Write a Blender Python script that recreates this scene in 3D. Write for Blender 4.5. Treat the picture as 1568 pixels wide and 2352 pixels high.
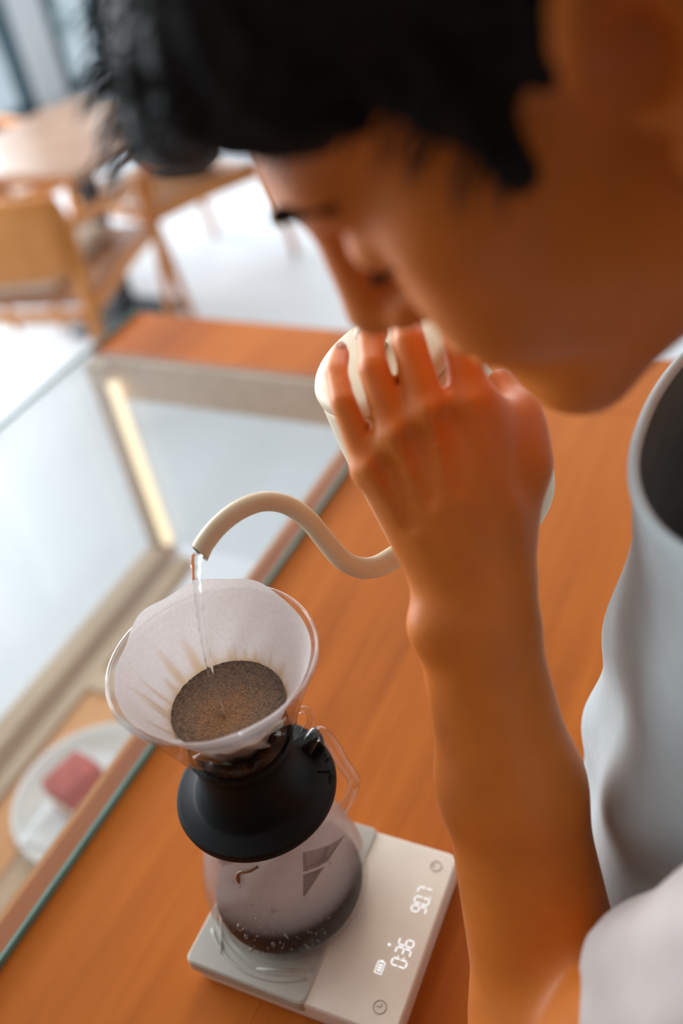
import bpy, bmesh, math, random
import numpy as np
from mathutils import Vector, Matrix, noise as mnoise

for o in list(bpy.data.objects):
    bpy.data.objects.remove(o, do_unlink=True)
S = bpy.context.scene
COL = S.collection
rnd = random.Random(7)
V3 = lambda *a: np.array(a, float)

# ------------------------------------------------------------------ camera
F_PX, PITCH, ROLL, YAW, CAM_Z = 2175.36, 0.666958, -0.192372, -0.555420, 0.649339
IMG_W, IMG_H = 1568.0, 2352.0
fw = V3(math.sin(YAW)*math.cos(PITCH), math.cos(YAW)*math.cos(PITCH), -math.sin(PITCH))
r0 = V3(math.cos(YAW), -math.sin(YAW), 0.0)
u0 = np.cross(r0, fw)
rt = math.cos(ROLL)*r0 + math.sin(ROLL)*u0
up = -math.sin(ROLL)*r0 + math.cos(ROLL)*u0
CAM = V3(0, 0, CAM_Z)
cd = bpy.data.cameras.new('camera')
cd.sensor_fit = 'VERTICAL'
cd.sensor_height = 36.0
cd.sensor_width = 24.0
cd.lens = F_PX*36.0/IMG_H
cd.clip_start = 0.02
cd.clip_end = 200
cd.dof.use_dof = True
cd.dof.focus_distance = 0.56
cd.dof.aperture_fstop = 2.5
cam = bpy.data.objects.new('camera', cd)
COL.objects.link(cam)
cam.matrix_world = Matrix(((rt[0], up[0], -fw[0], CAM[0]), (rt[1], up[1], -fw[1], CAM[1]),
                           (rt[2], up[2], -fw[2], CAM[2]), (0, 0, 0, 1)))
S.camera = cam

# ------------------------------------------------------------------ light
S.view_settings.view_transform = 'Standard'
S.view_settings.look = 'None'
S.view_settings.gamma = 1.0
S.view_settings.use_curve_mapping = False
S.view_settings.exposure = 0.55
w = bpy.data.worlds.new('overcast_sky')
S.world = w
w.use_nodes = True
bg = w.node_tree.nodes['Background']
bg.inputs['Color'].default_value = (0.84, 0.93, 1.0, 1)
bg.inputs['Strength'].default_value = 1.0


def area(name, loc, target, sx, sy, energy, color):
    ld = bpy.data.lights.new(name, 'AREA')
    ld.shape = 'RECTANGLE'
    ld.size = sx
    ld.size_y = sy
    ld.energy = energy
    ld.color = color
    o = bpy.data.objects.new(name, ld)
    COL.objects.link(o)
    o.location = loc
    d = Vector(target) - Vector(loc)
    o.rotation_euler = d.to_track_quat('-Z', 'Y').to_euler()
    return o


# daylight entering through the glazed street front and the far window
area('daylight_street_front', (-4.7, 1.6, 0.70), (-0.3, 0.7, 0.0), 4.6, 2.2, 235, (0.90, 0.96, 1.0))
area('daylight_far_window', (-1.8, 5.7, 0.85), (-0.6, 1.0, 0.0), 4.0, 2.0, 50, (0.92, 0.97, 1.0))

# unseen warm fill added at ceiling height to brighten the counter and the face
area('warm_fill_counter', (-0.9, 1.9, 1.95), (-0.6, 1.5, 0), 0.9, 0.9, 12, (1.0, 0.84, 0.66))
area('warm_fill_near', (-0.5, -0.8, 1.95), (-0.4, -0.4, 0), 0.8, 0.8, 1.8, (1.0, 0.76, 0.48))

# ------------------------------------------------------------------ pixel helpers (a point from a sight line and a real depth)
def at(px, py, dep):
    return CAM + dep*(fw + rt*((px-IMG_W/2)/F_PX) - up*((py-IMG_H/2)/F_PX))


def atz(px, py, z):
    d = fw + rt*((px-IMG_W/2)/F_PX) - up*((py-IMG_H/2)/F_PX)
    return CAM + d*((z-CAM_Z)/d[2])


# ------------------------------------------------------------------ materials
MATS = {}


def nt(name):
    m = bpy.data.materials.new(name)
    m.use_nodes = True
    n = m.node_tree
    n.nodes.clear()
    out = n.nodes.new('ShaderNodeOutputMaterial')
    MATS[name] = m
    return m, n, out


def N(n, t, **kw):
    x = n.nodes.new(t)
    for k, v in kw.items():
        if k in x.inputs:
            x.inputs[k].default_value = v
        else:
            setattr(x, k, v)
    return x


def ramp(n, fac, stops):
    r = n.nodes.new('ShaderNodeValToRGB')
    e = r.color_ramp.elements
    while len(e) < len(stops):
        e.new(0.5)
    for i, (p, c) in enumerate(stops):
        e[i].position = p
        e[i].color = (*c, 1)
    n.links.new(fac, r.inputs['Fac'])
    return r.outputs['Color']


def coords(n, scale=(1, 1, 1), kind='Object'):
    t = n.nodes.new('ShaderNodeTexCoord')
    mp = n.nodes.new('ShaderNodeMapping')
    mp.inputs['Scale'].default_value = scale
    n.links.new(t.outputs[kind], mp.inputs['Vector'])
    return mp.outputs['Vector']


def plain(name, col, rough=0.5, var=0.08, scale=30, bump=0.0, metal=0.0, spec=0.5, coat=0.0, sheen=0.0, sss=0.0):
    m, n, out = nt(name)
    b = N(n, 'ShaderNodeBsdfPrincipled', Roughness=rough, Metallic=metal)
    b.inputs['Specular IOR Level'].default_value = spec
    b.inputs['Coat Weight'].default_value = coat
    b.inputs['Sheen Weight'].default_value = sheen
    if sss:
        b.inputs['Subsurface Weight'].default_value = sss
        b.inputs['Subsurface Radius'].default_value = (0.010, 0.004, 0.002)
        b.inputs['Subsurface Scale'].default_value = 0.5
    v = coords(n)
    tx = N(n, 'ShaderNodeTexNoise', Scale=scale, Detail=4.0)
    n.links.new(v, tx.inputs['Vector'])
    lo = tuple(max(0, c*(1-var)) for c in col)
    hi = tuple(min(1, c*(1+var)) for c in col)
    n.links.new(ramp(n, tx.outputs['Fac'], [(0.3, lo), (0.7, hi)]), b.inputs['Base Color'])
    if bump:
        bp = N(n, 'ShaderNodeBump', Strength=bump, Distance=0.002)
        n.links.new(tx.outputs['Fac'], bp.inputs['Height'])
        n.links.new(bp.outputs['Normal'], b.inputs['Normal'])
    n.links.new(b.outputs[0], out.inputs[0])
    return m


def wood(name, dark, mid, light, scale=(45, 3, 45), rough=0.4, coat=0.0, spec=0.3):
    m, n, out = nt(name)
    b = N(n, 'ShaderNodeBsdfPrincipled', Roughness=rough)
    b.inputs['Coat Weight'].default_value = coat
    b.inputs['Coat Roughness'].default_value = 0.25
    b.inputs['Specular IOR Level'].default_value = spec
    v = coords(n, scale)
    a = N(n, 'ShaderNodeTexNoise', Scale=1.0, Detail=6.0, Roughness=0.6, Distortion=0.6)
    n.links.new(v, a.inputs['Vector'])
    v2 = coords(n, (5, 2, 5))
    c = N(n, 'ShaderNodeTexNoise', Scale=1.0, Detail=3.0)
    n.links.new(v2, c.inputs['Vector'])
    mx = N(n, 'ShaderNodeMix', data_type='FLOAT')
    mx.inputs[0].default_value = 0.55
    n.links.new(a.outputs['Fac'], mx.inputs[2])
    n.links.new(c.outputs['Fac'], mx.inputs[3])
    n.links.new(ramp(n, mx.outputs[0], [(0.36, dark), (0.5, mid), (0.64, light)]), b.inputs['Base Color'])
    bp = N(n, 'ShaderNodeBump', Strength=0.12, Distance=0.001)
    n.links.new(a.outputs['Fac'], bp.inputs['Height'])
    n.links.new(bp.outputs['Normal'], b.inputs['Normal'])
    n.links.new(b.outputs[0], out.inputs[0])
    return m


def thin_glass(name, tint=(1, 1, 1), rough=0.02, ior=1.45, haze=0.0, haze_col=(0.8, 0.8, 0.8), clear_below=None):
    m, n, out = nt(name)
    t = N(n, 'ShaderNodeBsdfTransparent', Color=(*tint, 1))
    g = N(n, 'ShaderNodeBsdfGlossy', Roughness=rough)
    f = N(n, 'ShaderNodeFresnel', IOR=ior)
    geo = n.nodes.new('ShaderNodeNewGeometry')      # leaving the pane reflects no more than entering it
    mi = N(n, 'ShaderNodeMapRange')
    mi.inputs[3].default_value = ior
    mi.inputs[4].default_value = 1.0/ior
    n.links.new(geo.outputs['Backfacing'], mi.inputs[0])
    n.links.new(mi.outputs[0], f.inputs['IOR'])
    base = t.outputs[0]
    if haze:
        d = N(n, 'ShaderNodeBsdfDiffuse', Color=(*haze_col, 1))
        tr = N(n, 'ShaderNodeBsdfTranslucent', Color=(*haze_col, 1))
        dt = n.nodes.new('ShaderNodeMixShader')
        n.links.new(d.outputs[0], dt.inputs[1])
        n.links.new(tr.outputs[0], dt.inputs[2])
        mh = n.nodes.new('ShaderNodeMixShader')
        v = coords(n)
        tx = N(n, 'ShaderNodeTexNoise', Scale=60.0, Detail=4.0)
        n.links.new(v, tx.inputs['Vector'])
        mr = N(n, 'ShaderNodeMapRange')
        mr.inputs[3].default_value = haze*0.85
        mr.inputs[4].default_value = min(1, haze*1.15)
        n.links.new(tx.outputs['Fac'], mr.inputs[0])
        fac = mr.outputs[0]
        if clear_below is not None:      # condensation sits above the liquid level
            sx = n.nodes.new('ShaderNodeSeparateXYZ')
            n.links.new(v, sx.inputs[0])
            zr = N(n, 'ShaderNodeMapRange')
            zr.inputs[1].default_value = clear_below-.014
            zr.inputs[2].default_value = clear_below+.020
            zr.inputs[3].default_value = 0.02
            n.links.new(sx.outputs['Z'], zr.inputs[0])
            mu = N(n, 'ShaderNodeMath', operation='MULTIPLY')
            n.links.new(fac, mu.inputs[0])
            n.links.new(zr.outputs[0], mu.inputs[1])
            fac = mu.outputs[0]
        n.links.new(fac, mh.inputs[0])
        n.links.new(base, mh.inputs[1])
        n.links.new(dt.outputs[0], mh.inputs[2])
        base = mh.outputs[0]
    mx = n.nodes.new('ShaderNodeMixShader')
    n.links.new(f.outputs[0], mx.inputs[0])
    n.links.new(base, mx.inputs[1])
    n.links.new(g.outputs[0], mx.inputs[2])
    n.links.new(mx.outputs[0], out.inputs[0])
    return m


def vcol(name, rough=0.8, transl=0.0, bump=0.0, bscale=200, mul=None):
    """colour from the mesh's own 'col' attribute (stains, foam), with fine grain"""
    m, n, out = nt(name)
    a = N(n, 'ShaderNodeVertexColor', layer_name='col')
    b = N(n, 'ShaderNodeBsdfPrincipled', Roughness=rough)
    v = coords(n)
    tx = N(n, 'ShaderNodeTexNoise', Scale=bscale, Detail=4.0)
    n.links.new(v, tx.inputs['Vector'])
    mm = N(n, 'ShaderNodeMix', data_type='RGBA', blend_type='MULTIPLY')
    mm.inputs[0].default_value = 1.0
    n.links.new(a.outputs['Color'], mm.inputs[6])
    lo = mul or 0.94
    n.links.new(ramp(n, tx.outputs['Fac'], [(0.35, (lo, lo, lo)), (0.65, (1, 1, 1))]), mm.inputs[7])
    n.links.new(mm.outputs[2], b.inputs['Base Color'])
    if bump:
        bp = N(n, 'ShaderNodeBump', Strength=bump, Distance=0.001)
        n.links.new(tx.outputs['Fac'], bp.inputs['Height'])
        n.links.new(bp.outputs['Normal'], b.inputs['Normal'])
    sh = b.outputs[0]
    if transl:
        t = n.nodes.new('ShaderNodeBsdfTranslucent')
        n.links.new(mm.outputs[2], t.inputs['Color'])
        mx = n.nodes.new('ShaderNodeMixShader')
        mx.inputs[0].default_value = transl
        n.links.new(sh, mx.inputs[1])
        n.links.new(t.outputs[0], mx.inputs[2])
        sh = mx.outputs[0]
    n.links.new(sh, out.inputs[0])
    return m


def emit(name, col, strength):
    m, n, out = nt(name)
    e = N(n, 'ShaderNodeEmission', Color=(*col, 1), Strength=strength)
    n.links.new(e.outputs[0], out.inputs[0])
    return m


M_COUNTER = wood('counter_wood', (0.37, 0.088, 0.007), (0.49, 0.126, 0.011), (0.57, 0.160, 0.017), rough=0.55, spec=0.16)
M_CASEWOOD = wood('case_wood', (0.42, 0.26, 0.13), (0.55, 0.37, 0.21), (0.64, 0.45, 0.28), rough=0.5)
M_CASERAIL = wood('case_rail_wood', (0.48, 0.33, 0.19), (0.58, 0.41, 0.25), (0.66, 0.49, 0.32), rough=0.5)
M_RAILORANGE = wood('orange_rail_wood', (0.60, 0.24, 0.05), (0.72, 0.32, 0.08), (0.8, 0.38, 0.12), rough=0.45)
M_CHAIR = wood('chair_wood', (0.52, 0.19, 0.045), (0.62, 0.25, 0.065), (0.70, 0.30, 0.09), scale=(20, 20, 4), rough=0.4)
M_TABLE = wood('table_wood', (0.34, 0.16, 0.075), (0.40, 0.20, 0.10), (0.46, 0.25, 0.13), scale=(3, 20, 20), rough=0.24, spec=0.8, coat=0.7)
M_FLOOR = plain('pale_floor', (0.58, 0.60, 0.63), 0.55, 0.03, 1.5)
M_WALL = plain('white_wall', (0.82, 0.82, 0.81), 0.7, 0.03, 3)
M_PANEL = wood('dark_wall_panel', (0.10, 0.05, 0.025), (0.14, 0.07, 0.035), (0.18, 0.09, 0.045), rough=0.6)
M_CEIL = plain('pale_ceiling', (0.62, 0.62, 0.62), 0.8, 0.04, 3)
M_PILLAR = plain('white_pillar', (0.80, 0.82, 0.84), 0.6, 0.03, 3)
M_FRAME = plain('dark_teal_frame', (0.045, 0.095, 0.115), 0.4, 0.1, 8)
M_BLACK = plain('black_metal', (0.02, 0.022, 0.025), 0.45, 0.1, 20)
M_PANE = thin_glass('window_glass', (0.97, 0.99, 1.0))
M_CASEGLASS = thin_glass('case_glass', (0.925, 0.935, 0.935), 0.03)
M_GLASSEDGE = plain('glass_edge_teal', (0.16, 0.36, 0.33), 0.2, 0.1, 40)
M_LED = emit('warm_led', (1.0, 0.80, 0.50), 1.1)
M_PLATE = plain('white_ceramic', (0.74, 0.73, 0.71), 0.25, 0.02, 30, coat=0.4)
M_NAPKIN = plain('white_napkin', (0.78, 0.80, 0.82), 0.9, 0.05, 80, bump=0.2)
M_CAKE = plain('red_sponge', (0.52, 0.10, 0.075), 0.9, 0.25, 120, bump=0.8)
M_CREAM = plain('cream_filling', (0.88, 0.78, 0.60), 0.6, 0.04, 60)
M_SCALE = plain('scale_cream', (0.84, 0.76, 0.66), 0.5, 0.02, 60, spec=0.3)
M_PAD = plain('scale_pad_grey', (0.47, 0.44, 0.385), 0.6, 0.03, 120)
M_ICON = plain('icon_print', (0.36, 0.33, 0.29), 0.6, 0.05, 60)
M_DIGIT = emit('lit_digits', (0.96, 0.97, 1.0), 0.80)
M_RUBBER = plain('black_silicone', (0.006, 0.007, 0.0075), 0.5, 0.12, 90, spec=0.14)
M_CLEAR = thin_glass('clear_glass', (0.96, 0.95, 0.94), 0.03, 1.75)
M_CONE = thin_glass('dripper_glass', (0.96, 0.95, 0.95), 0.03, 1.45)
M_FROST = thin_glass('misted_glass', (0.95, 0.93, 0.92), 0.15, 1.14, haze=0.50, haze_col=(0.70, 0.60, 0.57), clear_below=0.058)
M_DROP = thin_glass('water_drop', (0.9, 0.88, 0.86), 0.02, 1.6)
M_COFFEE = plain('black_coffee', (0.014, 0.004, 0.0015), 0.2, 0.2, 40, spec=0.1)
M_BREW = plain('brewed_coffee', (0.10, 0.038, 0.012), 0.12, 0.6, 160, bump=0.6)
M_DRIP = plain('coffee_drip', (0.24, 0.11, 0.045), 0.2, 0.2, 60)
M_PRINT = plain('grey_print', (0.17, 0.14, 0.13), 0.7, 0.05, 60)
M_PAPER = vcol('filter_paper', 0.9, 0.35, 0.15, 500)
M_SLURRY = vcol('coffee_slurry', 0.55, 0.0, 1.0, 900, mul=0.45)
M_KETTLE = plain('cream_enamel', (0.70, 0.57, 0.39), 0.42, 0.02, 40, spec=0.35)
M_STEEL = plain('spout_inside', (0.22, 0.18, 0.13), 0.35, 0.1, 60, metal=0.6)
M_SKIN = plain('brown_skin', (0.70, 0.198, 0.026), 0.48, 0.08, 35, bump=0.08, spec=0.38)
M_NAIL = plain('finger_nail', (0.55, 0.25, 0.16), 0.3, 0.04, 60)
M_HAIR = plain('black_hair', (0.009, 0.0085, 0.008), 0.6, 0.3, 90, bump=0.5, spec=0.15)
M_BROW = plain('brow_hair', (0.012, 0.009, 0.007), 0.95, 0.3, 90, spec=0.0)
M_SHIRT = plain('pale_pink_shirt', (0.56, 0.49, 0.47), 0.85, 0.04, 60, bump=0.2, sheen=0.1)
M_APRON = plain('grey_blue_apron', (0.37, 0.42, 0.435), 0.85, 0.05, 60, bump=0.2, sheen=0.1)
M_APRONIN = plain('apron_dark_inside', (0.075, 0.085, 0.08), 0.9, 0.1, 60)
M_TROUSER = plain('dark_trousers', (0.03, 0.033, 0.04), 0.85, 0.1, 40)
M_LEAF = plain('pale_foliage', (0.24, 0.36, 0.33), 0.7, 0.5, 6)
M_BARK = plain('bark', (0.2, 0.17, 0.15), 0.8, 0.2, 12)
M_PAVE = plain('street_paving', (0.55, 0.58, 0.60), 0.8, 0.08, 2)
M_CUSHION = plain('beige_cushion', (0.70, 0.63, 0.53), 0.9, 0.05, 50)
M_GREYBAG = plain('charcoal_cloth', (0.07, 0.075, 0.085), 0.9, 0.3, 12)


def water_mat():
    m, n, out = nt('clear_water')
    b = N(n, 'ShaderNodeBsdfPrincipled', Roughness=0.02, IOR=1.33)
    b.inputs['Transmission Weight'].default_value = 1.0
    v = coords(n)
    tx = N(n, 'ShaderNodeTexNoise', Scale=120.0)
    n.links.new(v, tx.inputs['Vector'])
    n.links.new(ramp(n, tx.outputs['Fac'], [(0.3, (0.94, 0.96, 0.97)), (0.7, (1, 1, 1))]), b.inputs['Base Color'])
    n.links.new(b.outputs[0], out.inputs[0])
    return m


M_WATER = water_mat()

# ------------------------------------------------------------------ object helpers
def tag(o, label=None, cat=None, group=None, kind=None):
    if label:
        o['label'] = label
    if cat:
        o['category'] = cat
    if group:
        o['group'] = group
    if kind:
        o['kind'] = kind
    return o


def empty(name, loc, label, cat, group=None, rz=0.0):
    o = bpy.data.objects.new(name, None)
    COL.objects.link(o)
    o.location = Vector(loc)
    o.rotation_euler = (0, 0, rz)
    o.empty_display_size = 0.02
    return tag(o, label, cat, group)


def link_mesh(name, me, mats, parent=None, smooth=True, world=True):
    """world=True: the vertices are world coordinates, also under a parent"""
    for m in (mats if isinstance(mats, (list, tuple)) else [mats]):
        me.materials.append(m)
    if smooth:
        for p in me.polygons:
            p.use_smooth = True
    o = bpy.data.objects.new(name, me)
    COL.objects.link(o)
    if parent:
        o.parent = parent
        if world:
            chain = Matrix.Identity(4)
            q = parent
            while q:
                chain = Matrix.LocRotScale(q.location, q.rotation_euler, q.scale) @ chain
                q = q.parent
            me.transform(chain.inverted())
    return o


def from_bm(name, bm, mats, parent=None, smooth=False, world=True):
    me = bpy.data.meshes.new(name)
    bm.normal_update()
    bm.to_mesh(me)
    bm.free()
    return link_mesh(name, me, mats, parent, smooth, world)


def pydata(name, verts, faces, mats, parent=None, smooth=True, world=True, fix=True):
    me = bpy.data.meshes.new(name)
    me.from_pydata([tuple(map(float, v)) for v in verts], [], [tuple(int(i) for i in f) for f in faces])
    me.update()
    if fix:
        bm = bmesh.new()
        bm.from_mesh(me)
        bmesh.ops.recalc_face_normals(bm, faces=bm.faces)
        bm.to_mesh(me)
        bm.free()
    return link_mesh(name, me, mats, parent, smooth, world)


def bm_box(bm, lo, hi, bev=0.0, mat=None):
    c = (np.array(lo)+np.array(hi))/2
    s = np.array(hi)-np.array(lo)
    g = bmesh.ops.create_cube(bm, size=1.0, matrix=Matrix.Translation(Vector(c)) @ Matrix.Diagonal((*s, 1)))
    if mat is not None:
        bmesh.ops.transform(bm, matrix=mat, verts=g['verts'])
    if bev:
        es = list({e for v in g['verts'] for e in v.link_edges})
        bmesh.ops.bevel(bm, geom=es, offset=bev, segments=2, affect='EDGES', profile=0.6)
    return bm


def box(name, lo, hi, mats, parent=None, bev=0.0, mat=None, world=True):
    return from_bm(name, bm_box(bmesh.new(), lo, hi, bev, mat), mats, parent, False, world)


def lathe(prof, n=64, center=(0, 0), closed=False, rfun=None):
    """prof: list of (r,z)"""
    vs, fs = [], []
    for i, (r, z) in enumerate(prof):
        for k in range(n):
            a = 2*math.pi*k/n
            rr = rfun(r, z, a, i) if rfun else r
            vs.append((center[0]+rr*math.cos(a), center[1]+rr*math.sin(a), z))
    m = len(prof)
    for i in range(m-1 if not closed else m):
        j = (i+1) % m
        for k in range(n):
            l = (k+1) % n
            fs.append((i*n+k, i*n+l, j*n+l, j*n+k))
    return vs, fs


def frames(pts):
    pts = [np.array(p, float) for p in pts]
    T = []
    for i in range(len(pts)):
        a = pts[max(0, i-1)]
        b = pts[min(len(pts)-1, i+1)]
        d = b-a
        T.append(d/np.linalg.norm(d))
    ref = np.array([0, 0, 1.0]) if abs(T[0][2]) < 0.9 else np.array([1.0, 0, 0])
    u = ref-T[0]*(ref@T[0])
    u /= np.linalg.norm(u)
    out = []
    for t in T:
        u = u-t*(u@t)
        u /= np.linalg.norm(u)
        out.append((t, u.copy(), np.cross(t, u)))
    return pts, out


def catmull(pts, per=8):
    P = [np.array(p, float) for p in pts]
    P = [2*P[0]-P[1]]+P+[2*P[-1]-P[-2]]
    out = []
    for i in range(1, len(P)-2):
        for k in range(per):
            t = k/per
            a, b, c, d = P[i-1], P[i], P[i+1], P[i+2]
            out.append(0.5*((2*b)+(-a+c)*t+(2*a-5*b+4*c-d)*t*t+(-a+3*b-3*c+d)*t**3))
    out.append(P[-2])
    return out


def tube(pts, rad, n=16, caps=True, flat=1.0):
    pts, fr = frames(pts)
    m = len(pts)
    if not hasattr(rad, '__len__'):
        rad = [rad]*m
    rad = list(np.interp(np.linspace(0, 1, m), np.linspace(0, 1, len(rad)), rad))
    vs, fs = [], []
    for p, (t, u, v), r in zip(pts, fr, rad):
        for k in range(n):
            a = 2*math.pi*k/n
            vs.append(p+r*(math.cos(a)*u+math.sin(a)*v*flat))
    for i in range(m-1):
        for k in range(n):
            l = (k+1) % n
            fs.append((i*n+k, i*n+l, (i+1)*n+l, (i+1)*n+k))
    if caps:
        fs.append(tuple(range(n))[::-1])
        fs.append(tuple((m-1)*n+k for k in range(n)))
    return vs, fs


def smooth_noise(x, y, z, s=1.0):
    return (math.sin(x*s*1.7+1.3*math.sin(y*s*1.1+.5))+math.sin(y*s*1.9+1.1*math.sin(z*s*1.3+2.1))+math.sin(z*s*2.3+1.7*math.sin(x*s*.9+1.2)))/3


# ------------------------------------------------------------------ implicit surfaces for bodies and cloth
class Field:
    def __init__(self, lo, hi, h):
        self.lo = np.array(lo, float)
        self.h = h
        self.n = np.ceil((np.array(hi)-self.lo)/h).astype(int)+1
        self.F = np.full(self.n, 0.06, np.float32)

    def sub(self, lo, hi):
        a = np.clip(np.floor((lo-self.lo)/self.h).astype(int), 0, self.n)
        b = np.clip(np.ceil((hi-self.lo)/self.h).astype(int)+1, 0, self.n)
        if np.any(b <= a):
            return None
        ax = [self.lo[i]+self.h*np.arange(a[i], b[i]) for i in range(3)]
        X = np.stack(np.meshgrid(*ax, indexing='ij'), -1).astype(np.float32)
        return tuple(slice(a[i], b[i]) for i in range(3)), X

    def mix(self, sl, d, k):
        A = self.F[sl]
        hh = np.clip(0.5+0.5*(A-d)/k, 0, 1)
        self.F[sl] = A*(1-hh)+d*hh-k*hh*(1-hh)

    def cut(self, sl, d, k):
        A = self.F[sl]
        d = -d
        hh = np.clip(0.5-0.5*(A-d)/k, 0, 1)
        self.F[sl] = A*(1-hh)+d*hh+k*hh*(1-hh)

    def cone(self, a, b, ra, rb, k=0.005, neg=False, flat=None):
        a = np.array(a, float)
        b = np.array(b, float)
        m = max(ra, rb)+k+0.01
        s = self.sub(np.minimum(a, b)-m, np.maximum(a, b)+m)
        if s is None:
            return
        sl, X = s
        ba = (b-a).astype(np.float32)
        pa = X-a.astype(np.float32)
        t = np.clip((pa@ba)/max(1e-9, float(ba@ba)), 0, 1)
        d = np.linalg.norm(pa-t[..., None]*ba, axis=-1)-(ra+(rb-ra)*t)
        (self.cut if neg else self.mix)(sl, d, k)

    def ell(self, c, R, M=None, k=0.01, neg=False):
        c = np.array(c, float)
        R = np.array(R, float)
        m = R.max()+k+0.01
        s = self.sub(c-m, c+m)
        if s is None:
            return
        sl, X = s
        q = X-c.astype(np.float32)
        if M is not None:
            q = q@M.astype(np.float32)
        k0 = np.linalg.norm(q/R.astype(np.float32), axis=-1)
        k1 = np.linalg.norm(q/(R*R).astype(np.float32), axis=-1)
        d = k0*(k0-1)/np.maximum(k1, 1e-6)
        (self.cut if neg else self.mix)(sl, d, k)

    def mesh(self):
        F = self.F
        I = F < 0
        n = I.shape
        cnt = np.zeros(tuple(x-1 for x in n), np.int8)
        for i in (0, 1):
            for j in (0, 1):
                for k in (0, 1):
                    cnt += I[i:n[0]-1+i, j:n[1]-1+j, k:n[2]-1+k]
        act = np.argwhere((cnt > 0) & (cnt < 8))
        idx = np.full(cnt.shape, -1, np.int32)
        idx[tuple(act.T)] = np.arange(len(act))
        acc = np.zeros((len(act), 3))
        num = np.zeros(len(act))
        cor = [(i, j, k) for i in (0, 1) for j in (0, 1) for k in (0, 1)]
        for a in cor:
            for ax in range(3):
                if a[ax]:
                    continue
                b = list(a)
                b[ax] = 1
                fa = F[act[:, 0]+a[0], act[:, 1]+a[1], act[:, 2]+a[2]].astype(float)
                fb = F[act[:, 0]+b[0], act[:, 1]+b[1], act[:, 2]+b[2]].astype(float)
                m = (fa < 0) != (fb < 0)
                t = np.where(m, fa/np.where(fa-fb == 0, 1, fa-fb), 0)
                p = np.tile(np.array(a, float), (len(act), 1))
                p[:, ax] += t
                acc[m] += p[m]
                num[m] += 1
        V = self.lo+self.h*(act+acc/num[:, None])
        faces = []
        for ax in range(3):
            o1, o2 = [i for i in range(3) if i != ax]
            A = np.moveaxis(I, ax, 0)
            ch = np.argwhere(np.moveaxis(A[:-1] != A[1:], 0, ax))
            ok = (ch[:, o1] > 0) & (ch[:, o2] > 0) & (ch[:, o1] < n[o1]-1) & (ch[:, o2] < n[o2]-1)
            ch = ch[ok]
            q = []
            for d1, d2 in ((-1, -1), (0, -1), (0, 0), (-1, 0)):
                c = ch.copy()
                c[:, o1] += d1
                c[:, o2] += d2
                q.append(idx[tuple(c.T)])
            q = np.stack(q, 1)
            ins = I[tuple(ch.T)]
            flip = ins if ax != 1 else ~ins
            q[~flip] = q[~flip][:, ::-1]
            faces.append(q)
        return V, np.concatenate(faces)


def relax(V, Q, it=4, lam=0.5):
    e = np.concatenate([Q[:, [0, 1]], Q[:, [1, 2]], Q[:, [2, 3]], Q[:, [3, 0]]])
    for _ in range(it):
        S_ = np.zeros_like(V)
        c = np.zeros(len(V))
        for a, b in ((0, 1), (1, 0)):
            np.add.at(S_, e[:, a], V[e[:, b]])
            np.add.at(c, e[:, a], 1)
        V = V*(1-lam)+lam*S_/c[:, None]
    return V


def fast_mesh(name, V, Q, mats, parent):
    me = bpy.data.meshes.new(name)
    me.vertices.add(len(V))
    me.vertices.foreach_set('co', V.astype(np.float32).ravel())
    me.loops.add(Q.size)
    me.loops.foreach_set('vertex_index', Q.astype(np.int32).ravel())
    me.polygons.add(len(Q))
    me.polygons.foreach_set('loop_start', np.arange(0, Q.size, 4, dtype=np.int32))
    me.polygons.foreach_set('use_smooth', np.ones(len(Q), bool))
    me.update()
    me.validate()
    return link_mesh(name, me, mats, parent, True)


def set_col(o, cols):
    me = o.data
    ca = me.color_attributes.new('col', 'FLOAT_COLOR', 'POINT')
    a = np.ones((len(me.vertices), 4), np.float32)
    a[:, :3] = np.array(cols)
    ca.data.foreach_set('color', a.ravel())


# ================================================================== the room
FZ = -0.90
CZ = 2.0


def struct(o):
    o['kind'] = 'structure'
    return o


struct(box('floor', (-5.0, -3.0, FZ-0.1), (2.8, 7.0, FZ), M_FLOOR))
struct(box('ceiling', (-5.0, -3.0, CZ), (2.8, 7.0, CZ+0.1), M_CEIL))
struct(box('wall_right', (2.7, -3.0, FZ), (2.8, 7.0, CZ), M_PANEL))
struct(box('wall_near', (-5.0, -3.1, FZ), (2.8, -3.0, CZ), M_PANEL))
# far wall: solid with one broad window
wf = struct(box('wall_far', (0.4, 6.0, FZ), (2.8, 6.1, CZ), M_WALL))
box('wall_panel', (-5.0, 6.0, FZ), (-4.4, 6.1, CZ), M_WALL, wf)
box('wall_panel', (-4.4, 6.0, FZ), (0.4, 6.1, -0.6), M_WALL, wf)
box('wall_panel', (-4.4, 6.0, 1.8), (0.4, 6.1, CZ), M_WALL, wf)


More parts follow.
